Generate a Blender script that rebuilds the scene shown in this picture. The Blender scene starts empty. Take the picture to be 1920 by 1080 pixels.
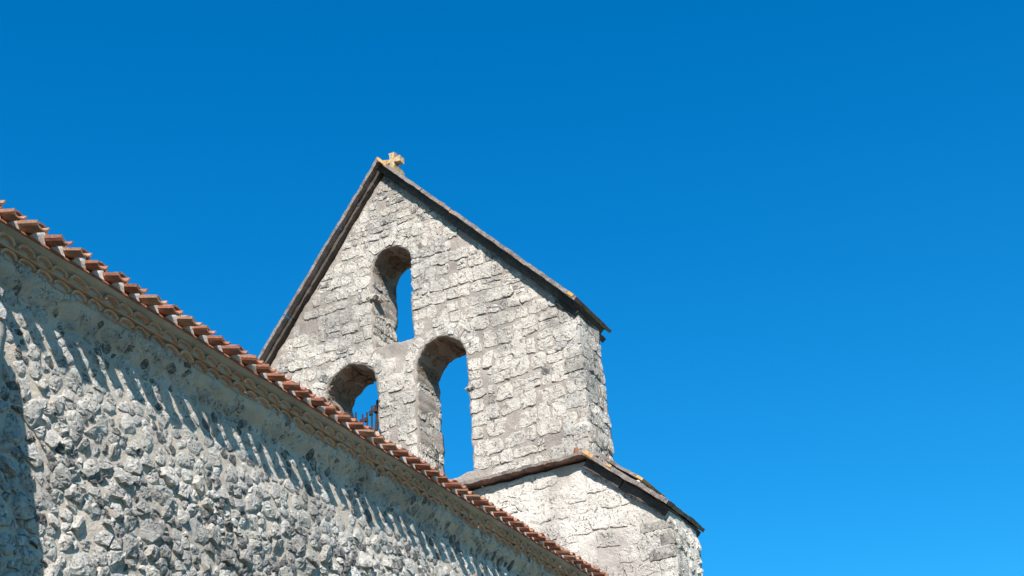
import bpy, math, random
import numpy as np
from mathutils import Matrix, Vector

random.seed(11)
RNG = np.random.RandomState(5)
scene = bpy.context.scene
C = scene.collection

# ------------------------------------------------------------------ camera, sky, sun, exposure
# world: X runs along the nave away from the camera, Y into the nave, Z up (ground = 0)
EAVE = 7.7528                    # height of the eave lip; "local" heights below are measured from it
RC = np.array([[0.44665656, -0.89136748, -0.07721356],
               [0.40395587, 0.27791489, -0.87154057],
               [0.79832172, 0.35808845, 0.48420563]])   # rows: right, down, forward
CAMP = np.array([-6.87492, -7.18648, 1.6])
FPX = 2667.0
cam = bpy.data.cameras.new('camera')
cam.sensor_width = 36.0
cam.lens = FPX / 1920 * 36.0
cam.clip_start = 0.1
cam.clip_end = 2000
camo = bpy.data.objects.new('camera', cam)
C.objects.link(camo)
M = Matrix([[RC[0][i], -RC[1][i], -RC[2][i], CAMP[i]] for i in range(3)] + [[0, 0, 0, 1]])
camo.matrix_world = M
scene.camera = camo

SUN = Vector((0.83, 0.46, -0.80)).normalized()      # direction the light travels
w = bpy.data.worlds.new('World')
scene.world = w
w.use_nodes = True
nt = w.node_tree
nt.nodes.clear()
sky = nt.nodes.new('ShaderNodeTexSky')
sky.sky_type = 'NISHITA'
sky.sun_disc = False
sky.sun_elevation = math.asin(-SUN.z)
sky.sun_rotation = math.atan2(-SUN.x, -SUN.y)
sky.altitude = 300
sky.air_density = 1.0
sky.dust_density = 0.25
sky.ozone_density = 3.0
gm = nt.nodes.new('ShaderNodeGamma')
gm.inputs['Gamma'].default_value = 0.84
hs = nt.nodes.new('ShaderNodeHueSaturation')
hs.inputs['Saturation'].default_value = 1.55
hs.inputs['Hue'].default_value = 0.497
bg = nt.nodes.new('ShaderNodeBackground')
bg.inputs['Strength'].default_value = 0.122
wo = nt.nodes.new('ShaderNodeOutputWorld')
nt.links.new(sky.outputs[0], gm.inputs[0])
nt.links.new(gm.outputs[0], hs.inputs['Color'])
tint = nt.nodes.new('ShaderNodeMix')
tint.data_type = 'RGBA'
tint.blend_type = 'MULTIPLY'
tint.inputs[0].default_value = 1.0
tint.inputs[7].default_value = (0.35, 0.98, 1.06, 1)
nt.links.new(hs.outputs[0], tint.inputs[6])
nt.links.new(tint.outputs[2], bg.inputs[0])
nt.links.new(bg.outputs[0], wo.inputs[0])

sl = bpy.data.lights.new('sun', 'SUN')
sl.energy = 5.0
sl.angle = math.radians(0.53)
sl.color = (1.0, 0.94, 0.86)
so = bpy.data.objects.new('sun', sl)
so.rotation_euler = SUN.to_track_quat('-Z', 'Y').to_euler()
so.location = (-20, -10, 25)
C.objects.link(so)
scene.view_settings.view_transform = 'Standard'
scene.view_settings.look = 'None'
scene.view_settings.gamma = 1.0
scene.view_settings.use_curve_mapping = False
scene.view_settings.exposure = 0.88


# ------------------------------------------------------------------ helpers
def proj(p):
    c = RC @ (np.asarray(p, float) - CAMP)
    return 960 + FPX * c[0] / c[2], 540 + FPX * c[1] / c[2]


def _hash(ix, iy, iz, s):
    h = (ix * 374761393 + iy * 668265263 + iz * 1274126177 + s * 974634541) & 0xFFFFFFFF
    h = ((h ^ (h >> 13)) * 1274126177) & 0xFFFFFFFF
    h = ((h ^ (h >> 16)) * 2246822519) & 0xFFFFFFFF
    return ((h ^ (h >> 15)) & 0xFFFF) / 32767.5 - 1.0


def vnoise(p, s=0):
    p = np.asarray(p, float)
    i = np.floor(p).astype(np.int64)
    f = p - i
    f = f * f * (3 - 2 * f)
    r = 0
    for dx in (0, 1):
        wx = f[:, 0] if dx else 1 - f[:, 0]
        for dy in (0, 1):
            wy = f[:, 1] if dy else 1 - f[:, 1]
            for dz in (0, 1):
                wz = f[:, 2] if dz else 1 - f[:, 2]
                r = r + wx * wy * wz * _hash(i[:, 0] + dx, i[:, 1] + dy, i[:, 2] + dz, s)
    return r


def fbm(p, octv=3, s=0):
    p = np.asarray(p, float)
    a, t, r = 1.0, 0.0, 0
    for o in range(octv):
        r = r + a * vnoise(p * (2.03 ** o) + 17.3 * o, s + o)
        t += a
        a *= 0.5
    return r / t


def vecnoise(p, freq, octv=3, s=0):
    q = np.asarray(p, float) * freq
    return np.stack([fbm(q, octv, s + 31 * k) for k in range(3)], 1)


def link(name, mesh, mat=None, parent=None, loc=None, smooth=False):
    o = bpy.data.objects.new(name, mesh)
    if mat is not None and not mesh.materials:
        mesh.materials.append(mat)
    C.objects.link(o)
    if parent is not None:
        o.parent = parent
        o.matrix_parent_inverse = Matrix.Identity(4)
    if loc is not None:
        o.location = loc
    if smooth:
        mesh.polygons.foreach_set('use_smooth', [True] * len(mesh.polygons))
    return o


def mesh_of(name, v, f):
    m = bpy.data.meshes.new(name)
    m.from_pydata([tuple(x) for x in v], [], [tuple(int(i) for i in x) for x in f])
    m.update()
    return m


def empty(name, loc, label=None, cat=None):
    o = bpy.data.objects.new(name, None)
    o.location = loc
    C.objects.link(o)
    if label:
        o['label'] = label
    if cat:
        o['category'] = cat
    return o


class MB:
    """collects pieces into one mesh"""
    def __init__(s):
        s.v, s.f, s.n = [], [], 0

    def add(s, v, f):
        s.v.append(np.asarray(v, float))
        s.f += [tuple(i + s.n for i in q) for q in f]
        s.n += len(v)

    def build(s, name, mat, parent=None, origin=(0, 0, 0), smooth=False):
        v = np.concatenate(s.v) - np.asarray(origin, float)
        return link(name, mesh_of(name, v, s.f), mat, parent, None, smooth)


def gridbox(lo, hi, cell, fn=None):
    """closed box with subdivided faces (welded); fn maps (N,3)->(N,3)"""
    lo, hi = np.asarray(lo, float), np.asarray(hi, float)
    n = np.maximum(1, np.round((hi - lo) / cell).astype(int))
    idx, V, F = {}, [], []

    def vid(i, j, k):
        key = (i, j, k)
        if key not in idx:
            idx[key] = len(V)
            V.append(lo + (hi - lo) * np.array([i / n[0], j / n[1], k / n[2]]))
        return idx[key]
    for a in range(3):
        b, c = (a + 1) % 3, (a + 2) % 3
        for side in (0, n[a]):
            for i in range(n[b]):
                for j in range(n[c]):
                    q = []
                    for (di, dj) in ((0, 0), (1, 0), (1, 1), (0, 1)):
                        t = [0, 0, 0]
                        t[a], t[b], t[c] = side, i + di, j + dj
                        q.append(vid(*t))
                    F.append(q if side else q[::-1])
    V = np.array(V)
    if fn is not None:
        V = fn(V)
    return V, F


# ------------------------------------------------------------------ materials
def new_mat(name):
    m = bpy.data.materials.new(name)
    m.use_nodes = True
    n = m.node_tree.nodes
    b = n['Principled BSDF']
    b.inputs['Roughness'].default_value = 0.92
    b.inputs['Specular IOR Level'].default_value = 0.15
    return m, m.node_tree, b


class NG:
    def __init__(s, nt):
        s.nt = nt
        tc = nt.nodes.new('ShaderNodeTexCoord')
        geo = nt.nodes.new('ShaderNodeNewGeometry')
        s.geo = geo
        s.pos = geo.outputs['Position']

    def noise(s, scale, detail=4, rough=0.6, vec=None, dist=0.0):
        n = s.nt.nodes.new('ShaderNodeTexNoise')
        n.inputs['Scale'].default_value = scale
        n.inputs['Detail'].default_value = detail
        n.inputs['Roughness'].default_value = rough
        n.inputs['Distortion'].default_value = dist
        s.nt.links.new(vec or s.pos, n.inputs['Vector'])
        return n.outputs['Fac']

    def voro(s, scale, feature='F1', rnd=1.0, vec=None):
        n = s.nt.nodes.new('ShaderNodeTexVoronoi')
        n.feature = feature
        n.inputs['Scale'].default_value = scale
        n.inputs['Randomness'].default_value = rnd
        s.nt.links.new(vec or s.pos, n.inputs['Vector'])
        return n.outputs['Distance']

    def ramp(s, fac, lo, hi, a=0.0, b=1.0):
        n = s.nt.nodes.new('ShaderNodeMapRange')
        n.inputs['From Min'].default_value = lo
        n.inputs['From Max'].default_value = hi
        n.inputs['To Min'].default_value = a
        n.inputs['To Max'].default_value = b
        s.link(fac, n.inputs['Value'])
        return n.outputs[0]

    def link(s, a, b):
        if isinstance(a, (int, float)):
            b.default_value = a
        elif isinstance(a, tuple):
            b.default_value = (*a, 1.0)
        else:
            s.nt.links.new(a, b)

    def mix(s, fac, a, b, mode='MIX'):
        n = s.nt.nodes.new('ShaderNodeMix')
        n.data_type = 'RGBA'
        n.blend_type = mode
        s.link(fac, n.inputs[0])
        s.link(a, n.inputs[6])
        s.link(b, n.inputs[7])
        return n.outputs[2]

    def math(s, op, a, b=0.0):
        n = s.nt.nodes.new('ShaderNodeMath')
        n.operation = op
        s.link(a, n.inputs[0])
        s.link(b, n.inputs[1])
        return n.outputs[0]

    def bump(s, h, strength, dist, normal=None):
        n = s.nt.nodes.new('ShaderNodeBump')
        n.inputs['Strength'].default_value = strength
        n.inputs['Distance'].default_value = dist
        s.nt.links.new(h, n.inputs['Height'])
        if normal:
            s.nt.links.new(normal, n.inputs['Normal'])
        return n.outputs[0]


def stone_mat(name, pale, mid, dark, dark_amt, pit_amt, bumpd, blotch=5.0, fine=1.0):
    m, nt, b = new_mat(name)
    g = NG(nt)
    isl = g.geo.outputs['Random Per Island']
    r2 = g.math('FRACT', g.math('MULTIPLY', isl, 7.31))
    r3 = g.math('FRACT', g.math('MULTIPLY', isl, 23.7))
    col = g.mix(g.ramp(isl, 0.25, 1.0), pale, mid)
    col = g.mix(g.ramp(r3, 0.55, 1.0, 0, 0.5), col, tuple(c * k for c, k in zip(pale, (0.92, 0.82, 0.68))))
    col = g.mix(g.ramp(g.noise(9 * fine, 5), 0.38, 0.68, 0, 0.7), col, mid)
    # weathering crust in patches, different on every stone
    k = g.math('ADD', g.noise(blotch, 8, 0.78, dist=0.5), g.math('MULTIPLY', g.math('SUBTRACT', r2, 0.5), 0.26))
    col = g.mix(g.ramp(k, 0.66 - dark_amt, 0.73 - dark_amt * 0.6, 0, 0.85), col, dark)
    # broad soiling of the wall, running over many stones
    col = g.mix(g.ramp(g.noise(0.9, 5, 0.65, dist=0.4), 0.46, 0.64, 0, 0.6), col, tuple(c * 0.5 for c in mid))
    # clusters of black pits and speckle
    clus = g.ramp(g.noise(6 * fine, 4, 0.7), 0.44, 0.6)
    sp = g.ramp(g.noise(25 * fine, 4, 0.8), 0.54, 0.61, 0, 1)
    pit = g.math('MULTIPLY', sp, clus)
    col = g.mix(g.math('MULTIPLY', pit, pit_amt), col, (0.06, 0.056, 0.052))
    sp2 = g.ramp(g.noise(85 * fine, 2, 0.7), 0.57, 0.68, 0, 0.6)
    col = g.mix(sp2, col, dark)
    nt.links.new(col, b.inputs['Base Color'])
    h = g.math('ADD', g.noise(13 * fine, 9, 0.78), g.math('MULTIPLY', g.noise(48 * fine, 5, 0.75), 0.5))
    h = g.math('SUBTRACT', h, g.math('MULTIPLY', pit, 0.45))
    nt.links.new(g.bump(h, 1.0, bumpd), b.inputs['Normal'])
    return m


def mortar_mat(name, a, bcol, stain, bumpd, stain_amt=0.5):
    m, nt, b = new_mat(name)
    g = NG(nt)
    col = g.mix(g.ramp(g.noise(2.2, 5), 0.35, 0.65), a, bcol)
    col = g.mix(g.ramp(g.noise(7, 7, 0.7, dist=0.5), 0.54, 0.72, 0, stain_amt), col, stain)
    col = g.mix(g.ramp(g.noise(0.9, 5, 0.65, dist=0.4), 0.46, 0.64, 0, 0.55), col, tuple(c * 0.5 for c in bcol))
    col = g.mix(g.ramp(g.noise(120, 2, 0.6), 0.58, 0.75, 0, 0.35), col, (0.12, 0.11, 0.10))
    col = g.mix(g.ramp(g.voro(55), 0.05, 0.22, 0.3, 0), col, (0.62, 0.58, 0.52))
    nt.links.new(col, b.inputs['Base Color'])
    h = g.math('ADD', g.noise(22, 8, 0.72), g.math('MULTIPLY', g.noise(90, 4, 0.7), 0.45))
    nt.links.new(g.bump(h, 1.0, bumpd), b.inputs['Normal'])
    return m


MAT = {}
MAT['nave_stone'] = stone_mat('weathered_rubble', (0.80, 0.77, 0.72), (0.42, 0.41, 0.40), (0.05, 0.05, 0.055), 0.19, 1.0, 0.03, 10.0, 1.8)
MAT['nave_mortar'] = mortar_mat('nave_mortar', (0.60, 0.51, 0.42), (0.49, 0.42, 0.35), (0.27, 0.24, 0.215), 0.024, 0.7)
MAT['gable_stone'] = stone_mat('pale_limestone', (0.76, 0.71, 0.645), (0.48, 0.445, 0.41), (0.11, 0.105, 0.10), 0.10, 1.0, 0.05, 5.0)
MAT['gable_mortar'] = mortar_mat('gable_mortar', (0.40, 0.345, 0.305), (0.33, 0.285, 0.25), (0.18, 0.165, 0.15), 0.035)
MAT['base_stone'] = stone_mat('white_limestone', (0.82, 0.78, 0.72), (0.62, 0.58, 0.53), (0.14, 0.135, 0.13), 0.06, 0.9, 0.045, 5.0)
MAT['base_mortar'] = mortar_mat('pale_render', (0.66, 0.60, 0.54), (0.52, 0.465, 0.415), (0.30, 0.27, 0.245), 0.035)
MAT['lining_stone'] = stone_mat('shade_toned_limestone', (0.36, 0.285, 0.225), (0.27, 0.215, 0.175), (0.10, 0.085, 0.075), 0.06, 0.9, 0.05, 5.0)  # vault shade put into the stone colour, browner and darker than the jambs
MAT['plaster'] = mortar_mat('cornice_plaster', (0.46, 0.425, 0.395), (0.38, 0.35, 0.325), (0.32, 0.26, 0.20), 0.012, 0.5)
MAT['bedding'] = mortar_mat('bedding_mortar', (0.64, 0.57, 0.52), (0.54, 0.48, 0.43), (0.35, 0.3, 0.27), 0.01, 0.4)


def tile_mat(name, c1, c2, c3, dirt):
    m, nt, b = new_mat(name)
    g = NG(nt)
    oi = nt.nodes.new('ShaderNodeObjectInfo').outputs['Random']
    col = g.mix(oi, c1, c2)
    col = g.mix(g.ramp(g.math('FRACT', g.math('MULTIPLY', oi, 5.7)), 0.6, 1.0, 0, 0.8), col, c3)
    col = g.mix(g.ramp(g.noise(14, 6, 0.7), 0.45, 0.72, 0, dirt), col, (0.16, 0.12, 0.09))
    col = g.mix(g.ramp(g.noise(38, 5, 0.75), 0.54, 0.66, 0, 0.5), col, (0.50, 0.42, 0.36))
    nt.links.new(col, b.inputs['Base Color'])
    nt.links.new(g.bump(g.noise(50, 6, 0.7), 0.8, 0.006), b.inputs['Normal'])
    b.inputs['Roughness'].default_value = 0.85
    return m


MAT['tile'] = tile_mat('terracotta', (0.36, 0.15, 0.092), (0.27, 0.10, 0.066), (0.40, 0.25, 0.17), 0.6)
MAT['old_tile'] = tile_mat('old_terracotta', (0.56, 0.36, 0.25), (0.48, 0.30, 0.20), (0.36, 0.19, 0.13), 0.3)


def coping_mat():
    m, nt, b = new_mat('lichened_coping')
    g = NG(nt)
    col = g.mix(g.ramp(g.noise(5, 6, 0.7), 0.35, 0.65), (0.25, 0.21, 0.185), (0.11, 0.09, 0.08))
    col = g.mix(g.ramp(g.noise(42, 4, 0.7), 0.58, 0.68, 0, 0.85), col, (0.50, 0.46, 0.42))
    col = g.mix(g.ramp(g.noise(3.1, 7, 0.75, dist=0.6), 0.63, 0.68, 0, 0.9), col, (0.56, 0.24, 0.02))
    nt.links.new(col, b.inputs['Base Color'])
    nt.links.new(g.bump(g.noise(35, 6, 0.7), 1.0, 0.012), b.inputs['Normal'])
    return m


MAT['coping'] = coping_mat()
MAT['moulding'] = mortar_mat('dark_crusted_moulding', (0.12, 0.10, 0.085), (0.065, 0.055, 0.048), (0.035, 0.032, 0.028), 0.02)


def lichen_mat(name, c1, c2):
    m, nt, b = new_mat(name)
    g = NG(nt)
    col = g.mix(g.ramp(g.noise(16, 6, 0.7), 0.42, 0.58), c1, c2)
    nt.links.new(col, b.inputs['Base Color'])
    nt.links.new(g.bump(g.noise(40, 6, 0.7), 1.0, 0.012), b.inputs['Normal'])
    return m


MAT['orange_lichen'] = lichen_mat('orange_lichen', (0.62, 0.27, 0.02), (0.45, 0.33, 0.2))
MAT['cross'] = lichen_mat('lichened_cross_stone', (0.42, 0.37, 0.28), (0.38, 0.22, 0.07))
MAT['iron'] = lichen_mat('rusted_iron', (0.03, 0.025, 0.026), (0.06, 0.034, 0.028))
MAT['rust'] = lichen_mat('rust', (0.26, 0.11, 0.06), (0.16, 0.07, 0.045))


def ground_mat():
    m, nt, b = new_mat('dry_grass_and_gravel')
    g = NG(nt)
    col = g.mix(g.ramp(g.noise(0.35, 6, 0.7), 0.42, 0.6), (0.17, 0.15, 0.11), (0.07, 0.08, 0.03))
    col = g.mix(g.ramp(g.noise(14, 5, 0.7), 0.4, 0.7, 0, 0.5), col, (0.11, 0.10, 0.07))
    nt.links.new(col, b.inputs['Base Color'])
    nt.links.new(g.bump(g.noise(20, 6, 0.7), 1.0, 0.03), b.inputs['Normal'])
    return m


MAT['ground'] = ground_mat()

# ------------------------------------------------------------------ ground
gv = [(-900, -900, 0), (900, -900, 0), (900, 900, 0), (-900, 900, 0)]
gro = link('ground', mesh_of('ground', gv, [(0, 1, 2, 3)]), MAT['ground'])
gro['kind'] = 'structure'

# ------------------------------------------------------------------ main dimensions
P = 0.24            # pitch of the roof tiles
YW = 0.44           # face of the nave wall (the eave lip is y = 0)
XG = 14.2           # face of the upper bell gable
TG = 0.95           # its thickness
XL = 14.05          # face of the lower wall
YR = 1.03           # right end of the upper wall
YA = 4.89           # apex
YL = 8.75           # left end of the upper wall
YB = -0.23          # right end of the lower wall
X0 = -9.0           # near end of the nave

nave = empty('church_nave', (2.5, 4.9, 0), 'long grey rubble stone nave wall under a red tiled eave with scalloped cornice', 'church')
gable = empty('bell_gable', (XG, YA, 0), 'pale stone bell gable with three arched openings rising behind the tiled roof', 'bell gable')
NO = np.array(nave.location)
GO = np.array(gable.location)


# ------------------------------------------------------------------ stones
def smooth_poly(p, it=1):
    for _ in range(it):
        q = np.roll(p, -1, 0)
        p = np.stack([0.86 * p + 0.14 * q, 0.14 * p + 0.86 * q], 1).reshape(-1, 2)
    return p


def resample(p, n):
    q = np.vstack([p, p[:1]])
    d = np.r_[0, np.cumsum(np.hypot(*np.diff(q, axis=0).T))]
    t = np.linspace(0, d[-1], n, endpoint=False)
    return np.stack([np.interp(t, d, q[:, 0]), np.interp(t, d, q[:, 1])], 1)


def stone(poly, prot, rough, tilt, mapf, n=14, jit=0.05, rnd=1, bury=0.05, flat=False):
    """one stone: outline poly (u,v), proud of the wall by prot; returns verts, faces"""
    p = resample(smooth_poly(np.asarray(poly, float), rnd), n)
    c = p.mean(0)
    size = math.sqrt(max(1e-6, abs(0.5 * np.sum(p[:, 0] * np.roll(p[:, 1], -1) - p[:, 1] * np.roll(p[:, 0], -1)))))
    p = p + RNG.normal(0, jit * size, p.shape) * 0.5
    if flat:      # dressed block: sharp rim, nearly flat face
        rings = [(1.05, -bury), (1.0, 0.55 * prot), (0.95, 0.95 * prot), (0.66, 1.0 * prot), (0.32, 1.0 * prot)]
    else:         # broken rubble: face made of a few planes
        rings = [(1.06, -bury), (1.0, 0.45 * prot), (0.88, 0.92 * prot), (0.60, 1.0 * prot), (0.30, 1.02 * prot)]
    tx, ty = RNG.normal(0, tilt, 2)
    # a few cutting planes give broken facets
    planes = [(math.cos(t), math.sin(t), RNG.uniform(0.0, 0.4) * size, RNG.uniform(0.15, 0.5)) for t in RNG.uniform(0, 6.28, 3)]
    V = []
    for k, (s, h) in enumerate(rings):
        q = c + (p - c) * s
        if k >= 2:
            q = q + RNG.normal(0, 0.03 * size, q.shape)
        hh = np.full(len(q), h)
        if k >= 1:
            e = q - c
            hh = hh + RNG.normal(0, rough, n) * (0.5 if k == 1 else 1.0) + (e @ np.array([tx, ty])) * (1 if k > 1 else 0.6)
            if not flat:
                for (a, b, d, g) in planes:
                    hh = hh - np.maximum(0, e @ np.array([a, b]) - d) * g
        V.append(np.column_stack([q, hh]))
    V.append(np.array([[c[0], c[1], prot + RNG.normal(0, rough)]]))
    V = np.vstack(V)
    F = []
    for k in range(len(rings) - 1):
        for i in range(n):
            j = (i + 1) % n
            F.append((k * n + i, k * n + j, (k + 1) * n + j, (k + 1) * n + i))
    k = (len(rings) - 1) * n
    for i in range(n):
        F.append((k + i, k + (i + 1) % n, len(V) - 1))
    return mapf(V), F


def pix_area(poly, mapf):
    q = mapf(np.column_stack([poly, np.zeros(len(poly))]))
    t = np.array([proj(x) for x in q])
    x, y = t[:, 0].mean(), t[:, 1].mean()
    a = abs(0.5 * np.sum(t[:, 0] * np.roll(t[:, 1], -1) - t[:, 1] * np.roll(t[:, 0], -1)))
    inside = (-20 < x < 1940) and (-20 < y < 1100)
    return a, x, y, inside


def emit(pieces, parent, porigin, mat, limit, stuffname, name='stone', smooth=False):
    """pieces: list of (score, V, F); the largest ones become objects, the rest one mesh"""
    pieces.sort(key=lambda t: -t[0])
    rest = MB()
    for i, (sc, V, F) in enumerate(pieces):
        if i < limit and sc > 0:
            c = V.mean(0)
            link(name, mesh_of(name, V - c, F), mat, parent, tuple(c - porigin), smooth)
        else:
            rest.add(V, F)
    if rest.n:
        o = rest.build(stuffname, mat, parent, porigin, smooth)
        o['kind'] = 'stuff'


def clip(poly, nx, ny, d):
    """keep nx*x+ny*y <= d"""
    out = []
    m = len(poly)
    for i in range(m):
        a, b = poly[i], poly[(i + 1) % m]
        da, db = nx * a[0] + ny * a[1] - d, nx * b[0] + ny * b[1] - d
        if da <= 0:
            out.append(a)
        if da * db < 0:
            t = da / (da - db)
            out.append((a[0] + t * (b[0] - a[0]), a[1] + t * (b[1] - a[1])))
    return out


def power_cells(pts, rad, aspect, joint):
    q = pts.copy()
    q[:, 1] *= aspect
    cells = []
    for i in range(len(q)):
        d = q - q[i]
        dist = np.hypot(d[:, 0], d[:, 1])
        nb = np.argsort(dist)[1:22]
        R = rad[i] * 3
        poly = [(q[i, 0] + R * math.cos(t), q[i, 1] + R * math.sin(t)) for t in np.linspace(0, 2 * math.pi, 9)[:-1]]
        for j in nb:
            L = dist[j]
            if L < 1e-6:
                continue
            nx, ny = d[j] / L
            off = (L * L + rad[i] ** 2 - rad[j] ** 2) / (2 * L) - joint * (0.6 + 0.8 * random.random())
            poly = clip(poly, nx, ny, nx * q[i, 0] + ny * q[i, 1] + off)
            if len(poly) < 3:
                break
        if len(poly) >= 3:
            a = np.array(poly)
            a[:, 1] /= aspect
            cells.append(a)
        else:
            cells.append(None)
    return cells


def dart(xa, xb, ya, yb, classes, aspect, accept, pack=0.9, cell=0.1):
    """dart throwing with stones of all sizes, large ones first"""
    pts, rad, grid = [], [], {}
    rm = max(c[1] for c in classes)
    span = int(2 * rm / cell) + 1
    for r0, r1, tries in classes:
        for _ in range(tries):
            x, y = random.uniform(xa, xb), random.uniform(ya, yb)
            if not accept(x, y):
                continue
            r = random.uniform(r0, r1)
            gx, gy = int(x / cell), int(y / cell)
            good = True
            for i in range(gx - span, gx + span + 1):
                for j in range(gy - span, gy + span + 1):
                    for k in grid.get((i, j), ()):
                        dx, dy = pts[k][0] - x, (pts[k][1] - y) * aspect
                        if dx * dx + dy * dy < (pack * (rad[k] + r)) ** 2:
                            good = False
                            break
                    if not good:
                        break
                if not good:
                    break
            if good:
                grid.setdefault((gx, gy), []).append(len(pts))
                pts.append((x, y))
                rad.append(r)
    return np.array(pts), np.array(rad)


# ------------------------------------------------------------------ nave side wall
def relief(z):
    """0 where the pointing is flush below the cornice, 1 where the stones stand proud"""
    return np.clip((EAVE - z - 0.80) / 0.45, 0, 1)


def flare(z):
    t = np.clip((0.46 - (EAVE - z)) / 0.22, 0, 1)
    return 0.13 * t * t * (3 - 2 * t)


def nave_map(V):
    W = np.column_stack([V[:, 0], np.full(len(V), YW), V[:, 1]])
    W[:, 1] = YW - V[:, 2] - 0.020 * fbm(W * 2.5, 2, 3) - flare(V[:, 1])
    return W


def build_nave_wall():
    za, zb = EAVE - 3.6, EAVE - 0.226
    xa, xb = -0.5, XL + 0.05
    step = 0.022
    nx, nz = int((xb - xa) / step), int((zb - za) / step)
    X, Z = np.meshgrid(np.linspace(xa, xb, nx), np.linspace(za, zb, nz))
    pts = np.column_stack([X.ravel(), np.full(X.size, YW), Z.ravel()])
    h = 0.020 * fbm(pts * 2.5, 2, 3) + (0.35 + 0.65 * relief(pts[:, 2])) * (0.010 * fbm(pts * 9, 3, 29) + 0.008 * fbm(pts * 24, 3, 9)) - 0.001 * relief(pts[:, 2]) + flare(pts[:, 2])
    edge = (pts[:, 0] < xa + 0.01) | (pts[:, 2] < za + 0.01)
    h[edge] = -0.08
    pts[:, 1] = YW - h
    I = np.arange(nx * nz).reshape(nz, nx)
    F = np.stack([I[:-1, :-1], I[:-1, 1:], I[1:, 1:], I[1:, :-1]], -1).reshape(-1, 4)
    mb = MB()
    mb.add(pts, F.tolist())
    # body of the wall
    V, Fb = gridbox((X0, YW + 0.03, 0), (XL + 0.1, YW + 0.75, EAVE - 0.02), 50)
    mb.add(V, Fb)
    wall = mb.build('side_wall', MAT['nave_mortar'], nave, NO, True)
    wall['label'] = 'long rubble stone side wall'
    def acc(x, y):
        pxy = proj((x, YW, y))
        return pxy[1] < 1240 and pxy[0] > -160
    pts, rad = dart(xa, xb, za, zb - 0.02, ((0.13, 0.17, 60), (0.095, 0.13, 700), (0.068, 0.095, 6000), (0.045, 0.068, 12000), (0.026, 0.045, 14000)), 1.3, acc, 0.85)
    cells = power_cells(pts, rad, 1.25, 0.0045)
    pieces = []
    for c, r, p in zip(cells, rad, pts):
        if c is None:
            continue
        dz = EAVE - p[1]
        up = min(1.0, max(0.0, (dz - 0.88 + 0.08 * math.sin(p[0] * 2.3)) / 0.45))           # flush pointing near the cornice
        prot = (0.009 + 0.004 * (1 - up) + random.choice((0.006, 0.014, 0.022, 0.032)) * random.uniform(0.7, 1.15) * up) * min(1.25, 0.4 + 0.6 * r / 0.07)
        a, x, y, ins = pix_area(c, nave_map)
        V, F = stone(c, prot, 0.0032 * (0.25 + 0.75 * up) * min(1.5, r / 0.06), 0.21 * (0.12 + 0.88 * up), nave_map, 11, 0.13, 0)
        pieces.append((a if ins else 0, V, F))
    emit(pieces, wall, NO, MAT['nave_stone'], 298, 'small_stones')
    print('nave stones', len(pieces))
    return wall


build_nave_wall()

# battered buttress at the near end (off to the left: its shadow falls on the wall)
def buttress():
    def fn(V):
        t = V[:, 2].copy()
        q = 0.467 + 0.232 * np.clip((EAVE - 0.094) - t, 0, 1.2)
        V = V.copy()
        V[:, 1] = np.where(V[:, 1] < 0.5, YW - q * (1 - V[:, 1] / 0.5), YW + 0.2)
        V += vecnoise(V, 4, 3, 8) * 0.014
        return V
    V, F = gridbox((-1.36, 0, 0), (-0.31, 1, EAVE - 0.26), (0.08, 0.5, 0.08), fn)
    mb = MB()
    mb.add(V, F)
    mb.build('buttress', MAT['nave_mortar'], nave, NO, True)
    # facing stones of the buttress
    pieces = []

    def fmap(W):
        q = 0.467 + 0.232 * np.clip((EAVE - 0.094) - W[:, 1], 0, 1.2)
        return np.column_stack([W[:, 0], YW - q - W[:, 2], W[:, 1]])
    z = EAVE - 3.6
    while z < EAVE - 0.65:
        hgt = random.uniform(0.12, 0.22)
        x = -1.31
        while x < -0.42:
            wd = min(random.uniform(0.15, 0.35), -0.31 - x)
            poly = [(x + .015, z + .012), (x + wd - .015, z + .012), (x + wd - .015, z + hgt - .012), (x + .015, z + hgt - .012)]
            pieces.append((0, *stone(poly, 0.03, 0.006, 0.1, fmap, 12, 0.1)))
            x += wd
        z += hgt
    emit(pieces, nave, NO, MAT['nave_stone'], 0, 'buttress_stones')


buttress()


def rest_of_nave():
    # far wall, end walls, all plain rubble
    mb = MB()
    mb.add(*gridbox((X0, 8.75, 0), (XL + 0.1, 9.45, EAVE - 0.02), 50))
    mb.add(*gridbox((X0 - 0.02, YW + 0.05, 0), (X0 + 0.7, 9.43, EAVE - 0.01), 50))
    # gable triangle of the near end
    zr = EAVE + 0.3 * (YA - 0.0) - 0.06
    v = [(X0, 0.4, EAVE - 0.05), (X0, 9.38, EAVE - 0.05), (X0, YA, zr), (X0 + .6, 0.4, EAVE - 0.05), (X0 + .6, 9.38, EAVE - 0.05), (X0 + .6, YA, zr)]
    mb.add(v, [(0, 2, 1), (3, 4, 5), (0, 3, 5, 2), (1, 2, 5, 4), (0, 1, 4, 3)])
    mb.build('far_walls', MAT['nave_mortar'], nave, NO)


rest_of_nave()


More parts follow.
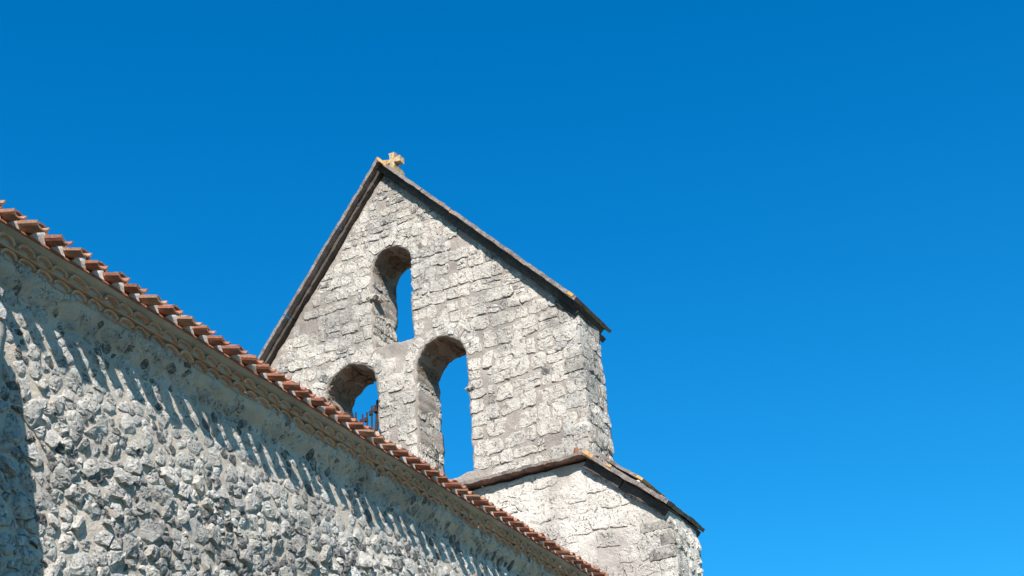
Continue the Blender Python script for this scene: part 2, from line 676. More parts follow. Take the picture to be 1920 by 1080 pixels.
# ------------------------------------------------------------------ cornice and roof edge
def sweep_x(profile, xa, xb, step, amp, seed):
    """profile (y,z) swept along x with gentle unevenness"""
    pr = np.array(profile, float)
    n = int((xb - xa) / step) + 1
    xs = np.linspace(xa, xb, n)
    V = np.concatenate([np.column_stack([np.full(len(pr), x), pr[:, 0], pr[:, 1]]) for x in xs])
    d = vecnoise(V, 5, 3, seed) * amp
    d[:, 0] = 0
    V = V + d + np.column_stack([np.zeros(len(V)), np.zeros(len(V)), 0.006 * vnoise(np.column_stack([V[:, 0] * 0.7, V[:, 0] * 0, V[:, 0] * 0]), 77)])
    m = len(pr)
    F = []
    for i in range(n - 1):
        for j in range(m):
            k = (j + 1) % m
            F.append((i * m + j, i * m + k, (i + 1) * m + k, (i + 1) * m + j))
    F.append(tuple(range(m))[::-1])
    F.append(tuple((n - 1) * m + j for j in range(m)))
    return V, F


XE = XL - 0.02


def cornice():
    mb = MB()   # mortar core of the cornice: cove above, infill of the two rows
    z = EAVE
    mb.add(*sweep_x([(0.166, z - 0.043), (0.178, z - 0.058), (0.205, z - 0.075), (0.25, z - 0.095), (0.252, z - 0.14), (0.6, z - 0.14), (0.6, z + 0.03), (0.166, z - 0.03)], X0, XE, 0.05, 0.006, 3))
    mb.add(*sweep_x([(0.254, z - 0.08), (0.254, z - 0.147), (0.6, z - 0.147), (0.6, z - 0.08)], X0, XE, 0.05, 0.006, 4))
    mb.add(*sweep_x([(0.304, z - 0.15), (0.304, z - 0.222), (0.6, z - 0.222), (0.6, z - 0.15)], X0, XE, 0.05, 0.006, 5))
    core = mb.build('cornice', MAT['plaster'], nave, NO, False)
    core['label'] = 'two rowed scalloped tile cornice under the eave'
    for (y, za, zb, sd) in ((0.252, -0.155, -0.145, 21), (0.302, -0.230, -0.220, 22), (0.150, -0.046, -0.029, 23)):
        s = MB()
        s.add(*sweep_x([(y, z + za), (0.6, z + za), (0.6, z + zb), (y, z + zb)], X0, XE, 0.06, 0.008, sd))
        s.build('flat_tile_course', MAT['old_tile'] if y > 0.15 else MAT['tile'], core, NO)
    return core


core = cornice()


def half_pipe(r0, r1, h0, h1, th, y0, y1, up, n=9, ny=3, sag=0.0):
    """tile with its axis along y; up=+1 arched, -1 trough. r: half widths, h: heights at both ends"""
    V, F = [], []
    for j in range(ny):
        t = j / (ny - 1)
        r, h, y = r0 + (r1 - r0) * t, h0 + (h1 - h0) * t, y0 + (y1 - y0) * t
        for (rr, hh) in ((r, h), (r - th, h - th)):
            for i in range(n):
                a = math.pi * i / (n - 1)
                V.append((rr * math.cos(a), y, up * (hh * math.sin(a) ** 0.9)))
    m = 2 * n
    for j in range(ny - 1):
        for i in range(n - 1):
            a = j * m + i
            F.append((a, a + 1, a + m + 1, a + m))
            F.append((a + n, a + n + m, a + n + m + 1, a + n + 1))
        for i in (0, n - 1):
            a = j * m + i
            F.append((a, a + m, a + m + n, a + n))
    for j in (0, ny - 1):
        for i in range(n - 1):
            a = j * m + i
            F.append((a, a + n, a + n + 1, a + 1))
    V = np.array(V)
    return V, F


def variants(name, k, args, amp):
    out = []
    for i in range(k):
        V, F = half_pipe(*args)
        V = V + vecnoise(V + 10 * i + 3, 14, 2, 50 + i) * amp
        out.append(mesh_of(name, V, F))
    return out


def cornice_tiles():
    pitch = 0.2
    ms = variants('cornice_tile', 5, (0.098, 0.098, 0.066, 0.066, 0.021, 0.0, 0.3, 1), 0.012)
    for row, (y, zb) in enumerate(((0.220, -0.145), (0.272, -0.220))):
        x = -1.9 + (0.09 if row else 0.0)
        while x < XE - 0.1:
            o = link('cornice_tile', random.choice(ms), MAT['old_tile'], core)
            o.location = (x + random.uniform(-.012, .012) - NO[0], y + random.uniform(-.014, .008) - NO[1], EAVE + zb + random.uniform(-.003, .005) - NO[2])
            o.rotation_euler = (random.uniform(-.03, .03), random.uniform(-.06, .06), random.uniform(-.06, .06))
            s = random.uniform(0.93, 1.06)
            o.scale = (s, 1, random.uniform(0.9, 1.05))
            x += pitch


cornice_tiles()

SLOPE = 0.30


def roof():
    # corrugated body of the tiled roof, both slopes
    per = 8
    n = int((XE - X0) / P * per)
    xs = np.linspace(X0, XE, n)
    mb = MB()
    for side in (0, 1):
        V, F = [], []
        ys = np.linspace(0.35, YA, 14)
        for j, yy in enumerate(ys):
            ph = np.cos(2 * math.pi * xs / P)
            zz = EAVE + SLOPE * yy + 0.02 - 0.045 * ph + (0.012 if j % 2 else 0)
            Y = yy if side == 0 else 2 * YA - yy
            V.append(np.column_stack([xs, np.full(n, Y), zz]))
        V = np.concatenate(V)
        for j in range(len(ys) - 1):
            for i in range(n - 1):
                a = j * n + i
                q = (a, a + 1, a + n + 1, a + n)
                F.append(q if side == 0 else q[::-1])
        mb.add(V, F)
    r = mb.build('roof', MAT['tile'], nave, NO, True)
    r['label'] = 'red clay canal tile roof'
    ang = math.atan(SLOPE)
    # trough tiles and cover tiles along the eave
    tr = variants('trough_tile', 5, (0.071, 0.086, 0.056, 0.064, 0.014, 0.0, 0.46, -1), 0.006)
    cv = variants('cover_tile', 5, (0.09, 0.078, 0.07, 0.062, 0.014, 0.0, 0.46, 1), 0.006)
    bed = MB()
    for k in range(-11, int(XE / P)):
        x = P * k
        jx, jy = random.uniform(-.014, .014), random.uniform(-.03, .02)
        o = link('trough_tile', random.choice(tr), MAT['tile'], r)
        o.location = (x + jx - NO[0], jy - NO[1], EAVE + 0.008 + SLOPE * jy + random.uniform(-.004, .004) - NO[2])
        o.rotation_euler = (ang + random.uniform(-.03, .03), random.uniform(-.07, .07), random.uniform(-.05, .05))
        xc = x + P / 2
        cy = random.uniform(0.13, 0.18)
        o = link('cover_tile', random.choice(cv), MAT['tile'], r)
        o.location = (xc + random.uniform(-.012, .012) - NO[0], cy - NO[1], EAVE + 0.014 + SLOPE * cy + random.uniform(-.004, .006) - NO[2])
        o.rotation_euler = (ang + random.uniform(-.03, .03), random.uniform(-.06, .06), random.uniform(-.05, .05))
        # mortar between two troughs, under the cover
        yf = cy + random.uniform(0.004, 0.02)
        prof = [(-0.1, -0.032), (0.1, -0.032), (0.062, 0.03), (0.068, 0.075), (0.05, 0.118), (0.0, 0.138), (-0.05, 0.118), (-0.068, 0.075), (-0.062, 0.03)]
        V = []
        for (yy, sc) in ((0.0, 0.93), (0.012, 1.0), (0.3, 1.0)):
            for (a, b) in prof:
                yb = max(yf, 0.165 - 0.35 * max(0, b + 0.03)) if yy < 0.2 else 0.3
                V.append((xc + a * sc, yb + yy if yy < 0.2 else yf + yy, EAVE + (b - 0.052 if b > 0 else b) + (SLOPE * yf if b > 0 else 0)))
        # centre vertex of the face
        V.append((xc, max(yf, 0.135) - 0.006, EAVE + 0.02))
        V = np.array(V)
        V += vecnoise(V, 18, 2, 91) * 0.006
        m = len(prof)
        F = []
        for j in range(2):
            for i in range(m):
                F.append((j * m + i, j * m + (i + 1) % m, (j + 1) * m + (i + 1) % m, (j + 1) * m + i))
        for i in range(m):
            F.append((i, 3 * m, (i + 1) % m))
        bed.add(V, F)
    b = bed.build('mortar_bedding', MAT['bedding'], nave, NO)
    b['label'] = 'pale mortar packed between the eave tiles'


roof()


# ------------------------------------------------------------------ bell gable
Z = lambda h: EAVE + h
AP = Z(10.41)                       # top of the coping at the apex
SR, SL = 1.132, 1.286               # slopes right and left of the apex
ARCH = [  # centre y, radius, springing z, bottom z
    (4.83, 0.45, Z(7.93), Z(6.24)),
    (3.85, 0.55, Z(5.54), Z(3.24)),
    (5.795, 0.58, Z(5.48), Z(4.05)),
]


def sd_arch(y, z, a, grow=0.0):
    """signed distance (approx.) to an arched opening, negative inside"""
    cy, r, zs, zb = a
    r = r + grow
    up = np.hypot(y - cy, z - zs) - r
    side = np.abs(y - cy) - r
    low = (zb - grow) - z
    return np.where(z > zs, up, np.maximum(side, low))


def coping_top(y):
    return np.where(y < YA, AP - SR * (YA - y), AP - SL * (y - YA))


def sd_upper(y, z, noise=True):
    nz = 0.0
    if noise:
        q = np.column_stack([y * 5, z * 5, y * 0])
        nz = 0.05 * fbm(q, 4, 12)
    o = np.maximum.reduce([YR - y, y - YL, Z(2.86) - z, (z - (coping_top(y) - 0.27)) / 1.55])
    for a in ARCH:
        o = np.maximum(o, -(sd_arch(y, z, a) + nz))
    return o


def solid(sd, lo, hi, cell, xf, xb, nseg, amp1, amp2, seed):
    """wall with openings: gridded faces front and back, boundary swept through the thickness"""
    ny, nz = int((hi[0] - lo[0]) / cell), int((hi[1] - lo[1]) / cell)
    ys, zs = np.linspace(lo[0], hi[0], ny + 1), np.linspace(lo[1], hi[1], nz + 1)
    Y, Zz = np.meshgrid(ys, zs)
    yc, zc = (Y[:-1, :-1] + Y[1:, 1:]) / 2, (Zz[:-1, :-1] + Zz[1:, 1:]) / 2
    inside = (sd(yc.ravel(), zc.ravel()) < 0).reshape(yc.shape)
    I = np.arange((ny + 1) * (nz + 1)).reshape(nz + 1, ny + 1)
    quads = np.stack([I[:-1, :-1], I[:-1, 1:], I[1:, 1:], I[1:, :-1]], -1)[inside]
    used = np.unique(quads)
    remap = -np.ones(I.size, int)
    remap[used] = np.arange(len(used))
    quads = remap[quads]
    p = np.column_stack([Y.ravel(), Zz.ravel()])[used]
    # boundary edges
    e = {}
    for q in quads:
        for i in range(4):
            a, b = int(q[i]), int(q[(i + 1) % 4])
            if (b, a) in e:
                del e[(b, a)]
            else:
                e[(a, b)] = 1
    bidx = np.unique(np.array(list(e.keys())).ravel())
    # snap the boundary onto the outline
    for _ in range(3):
        q = p[bidx]
        s = sd(q[:, 0], q[:, 1])
        g = np.column_stack([(sd(q[:, 0] + 1e-3, q[:, 1]) - s) / 1e-3, (sd(q[:, 0], q[:, 1] + 1e-3) - s) / 1e-3])
        gl = np.maximum(1e-6, (g ** 2).sum(1))
        st = (s / gl)[:, None] * g
        ln = np.hypot(st[:, 0], st[:, 1])
        st *= np.minimum(1, cell * 0.75 / np.maximum(ln, 1e-9))[:, None]
        p[bidx] = q - st
    n = len(p)
    front = np.column_stack([np.full(n, xf), p])
    back = np.column_stack([np.full(n, xb), p])
    V = [front, back]
    F = [tuple(q[::-1]) for q in quads] + [tuple(q + n) for q in quads]
    # strips
    pos = {int(b): k for k, b in enumerate(bidx)}
    m = len(bidx)
    base = 2 * n
    for k in range(1, nseg):
        V.append(np.column_stack([np.full(m, xf + (xb - xf) * k / nseg), p[bidx]]))

    def sid(b, k):
        if k == 0:
            return b
        if k == nseg:
            return b + n
        return base + (k - 1) * m + pos[b]
    for (a, b) in e:
        for k in range(nseg):
            F.append((sid(a, k), sid(b, k), sid(b, k + 1), sid(a, k + 1)))
    V = np.concatenate(V)
    V = V + vecnoise(V, 3.2, 3, seed) * amp1 + vecnoise(V, 13, 3, seed + 5) * amp2
    return V, F


def front_map(xf, amp, seed):
    def f(W):
        B = np.column_stack([np.full(len(W), xf), W[:, 0], W[:, 1]])
        d = vecnoise(B, 3.2, 3, seed) * amp
        B[:, 0] += d[:, 0] - W[:, 2]
        return B
    return f


def side_map(yf, amp, seed):
    def f(W):
        B = np.column_stack([W[:, 0], np.full(len(W), yf), W[:, 1]])
        d = vecnoise(B, 3.2, 3, seed) * amp
        B[:, 1] += d[:, 1] - W[:, 2]
        return B
    return f


def push_out(poly, sd, margin):
    """draw outline points that fall outside the masonry back towards the middle of the stone"""
    p = resample(np.asarray(poly, float), 18)
    d = sd(p[:, 0], p[:, 1])
    c = p[d < -margin].mean(0) if (d < -margin).any() else p.mean(0)
    if sd(c[None, 0], c[None, 1])[0] > -margin:
        return None
    for _ in range(14):
        k = sd(p[:, 0], p[:, 1]) > -margin
        p[k] = c + (p[k] - c) * 0.86
    # the line of sight to the middle must stay in the masonry too
    for t in (0.35, 0.7):
        q = c + (p - c) * t
        k = sd(q[:, 0], q[:, 1]) > -margin
        p[k] = c + (p[k] - c) * t * 0.8
    return p


def courses(ya, yb, za, zb, hr, wr, sd, keep_margin, small=None):
    """roughly coursed rubble: list of outlines"""
    out = []
    z = za
    while z < zb:
        f = small(z) if small else 1.0
        hgt = random.uniform(*hr) * f
        y = ya
        ph = random.uniform(0, 6)
        wav = lambda t: 0.035 * math.sin(t * 1.7 + 0.5 * z) + 0.012 * math.sin(t * 4.1 + z)
        while y < yb:
            wd = random.uniform(*wr) * f * (0.7 + 0.6 * random.random())
            hh = hgt * random.uniform(0.82, 1.12)
            if sd(np.array([y + wd / 2]), np.array([z + hgt / 2 + wav(y)]))[0] < -keep_margin:
                j = lambda a=0.035: random.uniform(-a, a) * f
                g = random.choice((0.008, 0.013, 0.018, 0.026))
                lo0, lo1 = z + wav(y), z + wav(y + wd)
                quad = np.array([(y + g + j(.02), lo0 + g + j(.02)), (y + wd / 2 + j(), (lo0 + lo1) / 2 + g * .6 + j(.015)), (y + wd - g + j(.02), lo1 + g + j(.02)), (y + wd - g * .6 + j(.02), lo1 + hh * .5 + j()),
                                 (y + wd - g + j(), lo1 + hh - g + j(.03)), (y + wd / 2 + j(), (lo0 + lo1) / 2 + hh - g * .6 + j(.02)), (y + g + j(), lo0 + hh - g + j(.03)), (y + g * .6 + j(.02), lo0 + hh * .5 + j())])
                r = random.random()
                if r < 0.12 and hgt > 0.2:      # two thin stones in place of one
                    t = random.uniform(0.35, 0.65)
                    m0, m1 = quad[0] + (quad[6] - quad[0]) * t, quad[2] + (quad[4] - quad[2]) * t
                    dz = np.array([0, 0.009])
                    out.append(np.array([quad[0], quad[1], quad[2], m1 - dz, (m0 + m1) / 2 - dz * random.uniform(0, 2), m0 - dz]))
                    out.append(np.array([m0 + dz, m1 + dz, quad[4], quad[5], quad[6]]))
                elif r < 0.95:
                    out.append(quad)
            y += wd
        z += hgt
    return out


def quoins(x0, y0, za, zb, parent, seed):
    z, k = za, 0
    while z < zb - 0.12:
        h = min(random.uniform(0.2, 0.38), zb - z)
        lx, ly = (random.uniform(0.42, 0.62), random.uniform(0.2, 0.3)) if k % 2 else (random.uniform(0.2, 0.3), random.uniform(0.38, 0.6))
        px, py = random.uniform(0.012, 0.03), random.uniform(0.012, 0.03)
        c = np.array([x0 + lx / 2, y0 + ly / 2, z + h / 2])
        lo, hi = np.array([x0 - px, y0 - py, z + 0.008]), np.array([x0 + lx, y0 + ly, z + h - 0.008])

        def fn(V):
            B = V.copy()
            e = np.abs((V - (lo + hi) / 2) / ((hi - lo) / 2))
            V = V + ((lo + hi) / 2 - V) * (0.05 * ((e > 0.98).sum(1) >= 2))[:, None]
            return V + vecnoise(B, 3.2, 3, seed) * 0.033 + vecnoise(B, 15, 3, seed + 9) * 0.014
        V, F = gridbox(lo, hi, 0.075, fn)
        link('quoin', mesh_of('quoin', V - c, F), MAT['gable_stone'], parent, tuple(c - GO))
        z += h
        k += 1


def build_upper():
    V, F = solid(sd_upper, (YR - 0.03, Z(2.83)), (YL + 0.03, AP), 0.034, XG, XG + TG, 14, 0.035, 0.009, 40)
    mb = MB()
    mb.add(V, F)
    up = mb.build('upper_wall', MAT['gable_mortar'], gable, GO, True)
    up['label'] = 'pale masonry of the gable with three arched openings'
    fm = front_map(XG, 0.035, 40)
    pieces = []

    def add(poly, prot, rough, tilt, mp, n=16, rnd=1, jit=0.06):
        a, x, y, ins = pix_area(poly, mp)
        pieces.append((a if ins else 0, *stone(poly, prot, rough, tilt, mp, n, jit, rnd, flat=True)))
    # ring stones of the arches and jamb stones
    for ai, (cy, r, zs, zb) in enumerate(ARCH):
        t = -0.02
        while t < math.pi - 0.08:
            dt = min(random.uniform(0.2, 0.55) * 0.5 / r, math.pi + 0.02 - t)
            dep = random.uniform(0.2, 0.36)
            r0, r1 = r + 0.025, r + dep
            a, b = t + 0.012, t + dt - 0.012
            poly = [(cy + rr * math.cos(q), zs + rr * math.sin(q)) for (rr, q) in ((r0, a), (r1, a), (r1 + .01, (a + b) / 2), (r1, b), (r0, b), (r0, (a + b) / 2))]
            add(poly, random.uniform(0.006, 0.022), 0.003, 0.03, fm, 16, 1, 0.09)
            t += dt
        for sgn in (-1, 1):
            z = zb
            while z < zs - 0.12:
                hgt = min(random.uniform(0.18, 0.36), zs - z)
                dep = random.uniform(0.2, 0.42)
                ya, yb = cy + sgn * (r + 0.02), cy + sgn * (r + dep)
                poly = [(min(ya, yb), z + .015), (max(ya, yb), z + .015), (max(ya, yb), z + hgt - .015), (min(ya, yb), z + hgt - .015)]
                p = np.array(poly)
                other = [a for k, a in enumerate(ARCH) if k != ai]
                if min(float(sd_arch(np.array([q]), np.array([z + hgt / 2]), a)[0]) for a in other for q in (ya, yb)) > 0.05:
                    add(p, random.uniform(0.006, 0.022), 0.003, 0.03, fm, 16, 1, 0.09)
                z += hgt

    def sd_rows(y, z):
        o = np.maximum.reduce([YR + 0.02 - y, y - YL, Z(2.9) - z, (z - (coping_top(y) - 0.30)) / 1.55])
        for a in ARCH:
            o = np.maximum(o, -(sd_arch(y, z, a, 0.2)))
        return o
    for poly in courses(YR + 0.02, YL, Z(2.9), AP - 0.4, (0.2, 0.4), (0.2, 0.5), sd_rows, 0.02,
                        lambda z: 0.62 if z > Z(8.6) else (0.82 if z > Z(7.0) else 1.0)):
        p = push_out(poly, sd_rows, 0.012)
        if p is None:
            continue
        add(p, random.choice((0.006, 0.009, 0.013, 0.02)) + random.uniform(0, 0.005), 0.0035, 0.035, fm, 18, 1, 0.07)
    # right end of the wall
    sm = side_map(YR, 0.035, 40)
    z = Z(2.95)
    while z < Z(5.4):
        hgt = random.uniform(0.2, 0.36)
        x = XG + 0.02
        while x < XG + TG - 0.1:
            wd = min(random.uniform(0.25, 0.5), XG + TG - x)
            j = lambda: random.uniform(-.025, .025)
            add(np.array([(x + .02 + j(), z + .02 + j()), (x + wd - .02 + j(), z + .02 + j()), (x + wd - .02 + j(), z + hgt - .02 + j()), (x + .02 + j(), z + hgt - .02 + j())]),
                random.uniform(0.008, 0.025), 0.005, 0.06, sm, 14, 1, 0.1)
            x += wd
        z += hgt
    # stones lining the openings: vaults with their shade put into the colour, pale stone in the jambs
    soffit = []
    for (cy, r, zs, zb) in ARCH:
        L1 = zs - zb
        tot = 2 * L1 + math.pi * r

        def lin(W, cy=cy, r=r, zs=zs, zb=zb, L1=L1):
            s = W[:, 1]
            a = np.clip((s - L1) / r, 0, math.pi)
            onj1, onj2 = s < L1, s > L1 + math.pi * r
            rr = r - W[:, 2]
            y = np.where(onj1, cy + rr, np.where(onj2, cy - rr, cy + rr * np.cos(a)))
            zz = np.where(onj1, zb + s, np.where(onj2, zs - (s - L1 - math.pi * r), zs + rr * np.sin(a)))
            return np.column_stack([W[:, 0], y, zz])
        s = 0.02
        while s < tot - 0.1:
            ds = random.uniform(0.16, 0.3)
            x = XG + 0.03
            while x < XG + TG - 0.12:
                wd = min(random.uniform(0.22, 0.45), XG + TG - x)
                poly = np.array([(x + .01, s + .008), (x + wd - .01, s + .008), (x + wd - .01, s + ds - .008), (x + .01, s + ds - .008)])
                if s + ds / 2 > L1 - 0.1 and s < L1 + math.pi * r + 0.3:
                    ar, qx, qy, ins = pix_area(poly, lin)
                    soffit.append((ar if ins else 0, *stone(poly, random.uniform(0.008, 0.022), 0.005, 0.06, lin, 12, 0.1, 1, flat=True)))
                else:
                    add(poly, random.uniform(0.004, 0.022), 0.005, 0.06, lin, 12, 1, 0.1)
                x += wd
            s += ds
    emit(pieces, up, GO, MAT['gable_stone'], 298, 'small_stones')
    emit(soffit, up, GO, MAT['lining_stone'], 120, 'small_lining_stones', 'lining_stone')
    print('gable stones', len(pieces))
    quoins(XG, YR, Z(2.95), Z(5.62), up, 40)
    # impost stones jutting into the openings
    for (x, y, z, sx, sy, sz) in ((XG + 0.10, 5.27, Z(7.38), 0.16, 0.12, 0.06), (XG + 0.10, 3.27, Z(4.86), 0.14, 0.10, 0.05)):
        Vb, Fb = gridbox((-sx, -sy, -sz), (sx, sy, sz), 0.05, lambda q: q * (1 - 0.25 * (np.abs(q / np.array([sx, sy, sz])).sum(1, keepdims=True) > 2.3)) + vecnoise(q + z, 9, 3, 4) * 0.022)
        link('impost_stone', mesh_of('impost_stone', Vb, Fb), MAT['gable_stone'], up, (x - GO[0], y - GO[1], z - GO[2]))


build_upper()


def sd_lower(y, z):
    top = np.where(y > 1.05, Z(2.94) - 0.10, Z(2.94) - 0.13 - 0.882 * (1.05 - y))
    return np.maximum.reduce([YB - y, y - 9.95, (z - top) / 1.2, Z(-1.2) - z])


def build_lower():
    V, F = solid(sd_lower, (YB - 0.03, Z(-1.23)), (6.0, Z(2.95)), 0.036, XL, XL + 1.28, 12, 0.03, 0.009, 60)
    mb = MB()
    mb.add(V, F)
    mb.add(*gridbox((XL + 0.03, YB + 0.03, 0), (XL + 1.25, 9.9, Z(-1.1)), 50))
    mb.add(*gridbox((XL + 0.03, 5.9, Z(-1.2)), (XL + 1.25, 9.9, Z(2.8)), 50))
    lo = mb.build('lower_wall', MAT['base_mortar'], gable, GO, True)
    lo['label'] = 'wider lower wall with sloping shoulder'
    fm = front_map(XL, 0.03, 60)
    pieces = []

    def sdr(y, z):
        return np.maximum(sd_lower(y, z), 0.02 + YB - y)
    for poly in courses(YB + 0.02, 3.6, Z(-0.2), Z(2.9), (0.18, 0.38), (0.2, 0.48), sdr, 0.05):
        p = push_out(poly, sdr, 0.03)
        if p is None:
            continue
        a, x, y, ins = pix_area(p, fm)
        pieces.append((a if ins else 0, *stone(p, random.choice((0.003, 0.007, 0.012, 0.018)) + random.uniform(0, 0.005), 0.003, 0.03, fm, 18, 0.08, 1, flat=True)))
    sm = side_map(YB, 0.03, 60)
    z = Z(-0.2)
    while z < Z(1.3):
        hgt = random.uniform(0.2, 0.34)
        x = XL + 0.02
        while x < XL + 1.15:
            wd = min(random.uniform(0.25, 0.5), XL + 1.28 - x)
            p = np.array([(x + .02, z + .02), (x + wd - .02, z + .02), (x + wd - .02, z + hgt - .02), (x + .02, z + hgt - .02)])
            a, px, py, ins = pix_area(p, sm)
            pieces.append((a if ins else 0, *stone(p, random.uniform(0.012, 0.035), 0.007, 0.08, sm, 14, 0.12, 1)))
            x += wd
        z += hgt
    emit(pieces, lo, GO, MAT['base_stone'], 200, 'small_stones')
    quoins(XL, YB, Z(-0.2), Z(1.52), lo, 60)


build_lower()


# ------------------------------------------------------------------ copings
def slab(p0, p1, xa, xb, th, name, mat, parent, cell=0.06, amp=0.02, seed=0, label=None):
    """slab whose top runs from p0=(y,z) to p1; thickness th measured square to the slope, xa..xb deep"""
    p0, p1 = np.array(p0, float), np.array(p1, float)
    d = p1 - p0
    L = np.hypot(*d)
    d /= L
    nrm = np.array([-d[1], d[0]])
    if nrm[1] < 0:
        nrm = -nrm
    c = np.array([(xa + xb) / 2, (p0[0] + p1[0]) / 2, (p0[1] + p1[1]) / 2])

    def fn(V):
        yz = p0 + np.outer(V[:, 1], d) - np.outer(V[:, 2], nrm)
        W = np.column_stack([V[:, 0], yz])
        return W + vecnoise(W, 6, 3, seed) * amp + vecnoise(W, 25, 2, seed + 3) * amp * 0.5
    V, F = gridbox((xa, 0, 0), (xb, L, th), (0.12, cell, 0.05), fn)
    o = link(name, mesh_of(name, V - c, F), mat, parent, tuple(c - GO))
    if label:
        o['label'] = label
    return o


def run_slabs(p0, p1, n, xa, xb, th, name, mat, seed):
    p0, p1 = np.array(p0, float), np.array(p1, float)
    L = np.hypot(*(p1 - p0))
    ts = np.linspace(0, 1, n + 1)
    for i in range(1, n):
        ts[i] += random.uniform(-.25, .25) / n
    g = 0.005 / L
    for i in range(n):
        dx = random.uniform(-.008, .008)
        slab(p0 + (p1 - p0) * (ts[i] + (g if i else 0)), p0 + (p1 - p0) * (ts[i + 1] - (g if i < n - 1 else 0)), xa + dx, xb + dx, th, name, mat, gable, seed=seed + i)


YRE, YLE = 0.91, 8.95
# upper slabs, then the narrower moulding below them
run_slabs((YA - 0.002, AP), (YRE, AP - SR * (YA - YRE)), 5, XG - 0.26, XG + TG + 0.40, 0.068, 'coping_slab', MAT['coping'], 100)
run_slabs((YA + 0.002, AP), (YLE, AP - SL * (YLE - YA)), 5, XG - 0.26, XG + TG + 0.40, 0.068, 'coping_slab', MAT['coping'], 120)
dR = 0.063 * math.hypot(1, SR)
dL = 0.063 * math.hypot(1, SL)
run_slabs((YA - 0.002, AP - dR), (YRE + 0.05, AP - dR - SR * (YA - YRE - 0.05)), 4, XG - 0.12, XG + TG + 0.2, 0.13, 'coping_moulding', MAT['moulding'], 140)
run_slabs((YA + 0.002, AP - dL), (YLE - 0.05, AP - dL - SL * (YLE - 0.05 - YA)), 4, XG - 0.12, XG + TG + 0.2, 0.085, 'coping_moulding', MAT['moulding'], 160)
slab((1.36, AP - SR * (YA - 1.36) - dR - 0.20), (1.0, AP - SR * (YA - 1.0) - dR - 0.19), XG - 0.05, XG + TG + 0.3, 0.10, 'corbel', MAT['moulding'], gable, seed=260)
# ledge and shoulder of the lower wall
run_slabs((1.06, Z(2.945)), (9.9, Z(2.945)), 8, XL - 0.2, XL + 0.35, 0.055, 'ledge_slab', MAT['coping'], 180)
run_slabs((1.055, Z(2.945)), (-0.317, Z(1.735)), 2, XL - 0.24, XL + 1.52, 0.07, 'shoulder_slab', MAT['coping'], 200)
run_slabs((1.05, Z(2.945) - 0.115), (-0.25, Z(1.735) - 0.06), 2, XL - 0.10, XL + 1.44, 0.15, 'shoulder_moulding', MAT['moulding'], 220)
# slab lifted off the shoulder, lichened at its ends
slab((0.98, Z(3.07)), (0.30, Z(2.46)), XL + 0.45, XL + 1.45, 0.05, 'raised_slab', MAT['coping'], gable, seed=240, label='loose dark slab lifted off the shoulder')


def lump(c, r, name, mat, parent, seed):
    V, F = gridbox((-1, -1, -1), (1, 1, 1), 0.34)
    V = V / np.linalg.norm(V, axis=1, keepdims=True) ** 0.75
    V = V * np.array(r)
    V = V + vecnoise(V + np.array(c), 9, 3, seed) * min(r) * 0.45
    return link(name, mesh_of(name, V, F), mat, parent, tuple(np.array(c) - GO), True)


def crust(y0, y1, zf, xa, xb, th, seed):
    slab((y0, zf(y0) + 0.007), (y1, zf(y1) + 0.007), xa, xb, th, 'lichen_crust', MAT['orange_lichen'], gable, 0.03, 0.010, seed)


shz = lambda y: Z(2.945) - 0.882 * (1.055 - y)
crust(1.05, 0.88, shz, XL - 0.247, XL + 0.30, 0.05, 1)
crust(0.66, 0.58, shz, XL - 0.246, XL - 0.12, 0.03, 2)
crust(0.40, 0.295, lambda y: Z(3.07) - 0.897 * (0.98 - y), XL + 0.44, XL + 1.0, 0.045, 3)
crust(-0.20, -0.27, shz, XL - 0.247, XL - 0.1, 0.05, 4)
crust(1.04, 0.955, lambda y: AP - SR * (YA - y), XG - 0.268, XG - 0.1, 0.055, 5)
crust(YA - 0.02, YA - 0.25, lambda y: AP - SR * (YA - y), XG - 0.267, XG + 0.1, 0.055, 6)
lump((XL + 0.62, 0.42, Z(2.44)), (0.18, 0.08, 0.05), 'packing_stone', MAT['gable_stone'], gable, 3)
lump((XG - 0.02, 1.32, Z(3.12)), (0.03, 0.045, 0.07), 'rusty_iron_stub', MAT['rust'], gable, 4)

# ------------------------------------------------------------------ stone cross on the ridge
def stone_cross():
    t = empty('stone_cross', (XG + 0.42, YA, AP - 0.02), 'small lichen covered stone cross standing on the ridge of the bell gable', 'cross')

    def arm(lo, hi, flare_axis, sgn):
        def fn(V):
            V = V.copy()
            other = 1 if flare_axis == 2 else 2
            d = np.abs(V[:, flare_axis] - (0.27 if flare_axis == 2 else 0.0))
            V[:, other] = (0.27 if other == 2 else 0) + (V[:, other] - (0.27 if other == 2 else 0)) * (0.62 + 3.6 * d)
            return V + vecnoise(V, 16, 3, 6) * 0.014
        return gridbox(lo, hi, 0.035, fn)
    mb = MB()
    mb.add(*arm((-0.09, -0.055, 0.0), (0.09, 0.055, 0.46), 2, 1))
    o = mb.build('post', MAT['cross'], t, (0, 0, 0))
    mb = MB()
    mb.add(*arm((-0.085, -0.20, 0.215), (0.085, 0.20, 0.325), 1, 1))
    o = mb.build('crossbar', MAT['cross'], t, (0, 0, 0))
    mb = MB()
    V, F = gridbox((-0.2, -0.13, -0.08), (0.2, 0.13, 0.07), 0.05, lambda q: q + vecnoise(q, 9, 3, 2) * 0.03)
    mb.add(V, F)
    mb.build('base', MAT['cross'], t, (0, 0, 0))


stone_cross()

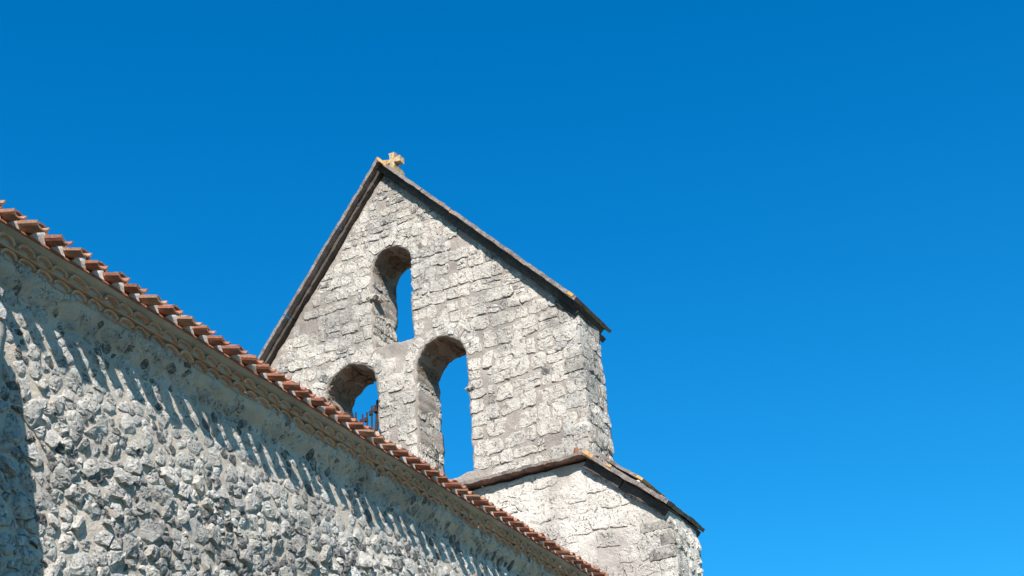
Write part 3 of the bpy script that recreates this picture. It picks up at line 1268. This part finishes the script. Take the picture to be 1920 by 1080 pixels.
# ------------------------------------------------------------------ iron fittings in the lower left opening
def rod(p0, p1, r, name, parent, org, n=8):
    p0, p1 = np.array(p0, float), np.array(p1, float)
    d = (p1 - p0) / np.linalg.norm(p1 - p0)
    a = np.cross(d, (0.3, 1, 0.2))
    a /= np.linalg.norm(a)
    b = np.cross(d, a)
    V = [p + r * (math.cos(2 * math.pi * i / n) * a + math.sin(2 * math.pi * i / n) * b) for p in (p0, p1) for i in range(n)]
    F = [(i, (i + 1) % n, n + (i + 1) % n, n + i) for i in range(n)] + [tuple(range(n))[::-1], tuple(range(n, 2 * n))]
    return V, F


def irons():
    sill = MB()
    V, F = gridbox((XG + 0.1, 5.25, Z(4.0)), (XG + 1.0, 6.34, Z(4.62)), 0.08, lambda q: q + np.column_stack([0 * q[:, 0], 0 * q[:, 0], (q[:, 2] > Z(4.5)) * (-0.25) * (q[:, 1] - 5.3)]) + vecnoise(q, 6, 3, 9) * 0.04)
    sill.add(V, F)
    sill.build('sill', MAT['gable_stone'], gable, GO, True)
    base = np.array([XG + 0.5, 5.75, Z(4.5)])
    t = empty('bell_mount', tuple(base), 'rusty iron bolts and strap of a bell mount in the lower left arch', 'bell mount')
    x = XG + 0.5
    for (y, zt, r) in ((6.04, 5.30, 0.018), (5.89, 5.22, 0.018), (5.79, 5.23, 0.018), (5.68, 5.34, 0.018)):
        zt = Z(zt)
        mb = MB()
        mb.add(*rod((x, y, Z(4.3)), (x, y - 0.02, zt), r, '', None, None))
        o = mb.build('threaded_rod', MAT['iron'], t, base)
        mb = MB()
        mb.add(*rod((x, y, zt - 0.19), (x, y, zt - 0.11), 0.042, '', None, None, 6))
        n = mb.build('nut', MAT['iron'], o, base)
    mb = MB()
    mb.add(*rod((x, 5.62, Z(4.3)), (x, 5.53, Z(5.22)), 0.035, '', None, None))
    mb.build('strap', MAT['iron'], t, base)
    mb = MB()
    mb.add(*gridbox((x - 0.06, 5.47, Z(5.18)), (x + 0.06, 5.60, Z(5.30)), 0.04, lambda q: q + vecnoise(q, 14, 2, 3) * 0.03))
    mb.add(*rod((x, 5.54, Z(5.26)), (x, 5.52, Z(5.42)), 0.028, '', None, None))
    mb.add(*rod((x, 5.52, Z(5.26)), (x, 5.36, Z(5.12)), 0.022, '', None, None))
    mb.add(*rod((x, 5.47, Z(5.18)), (x, 5.47, Z(5.0)), 0.018, '', None, None))
    mb.build('clamp', MAT['iron'], t, base)


irons()
print('objects', len(bpy.data.objects))
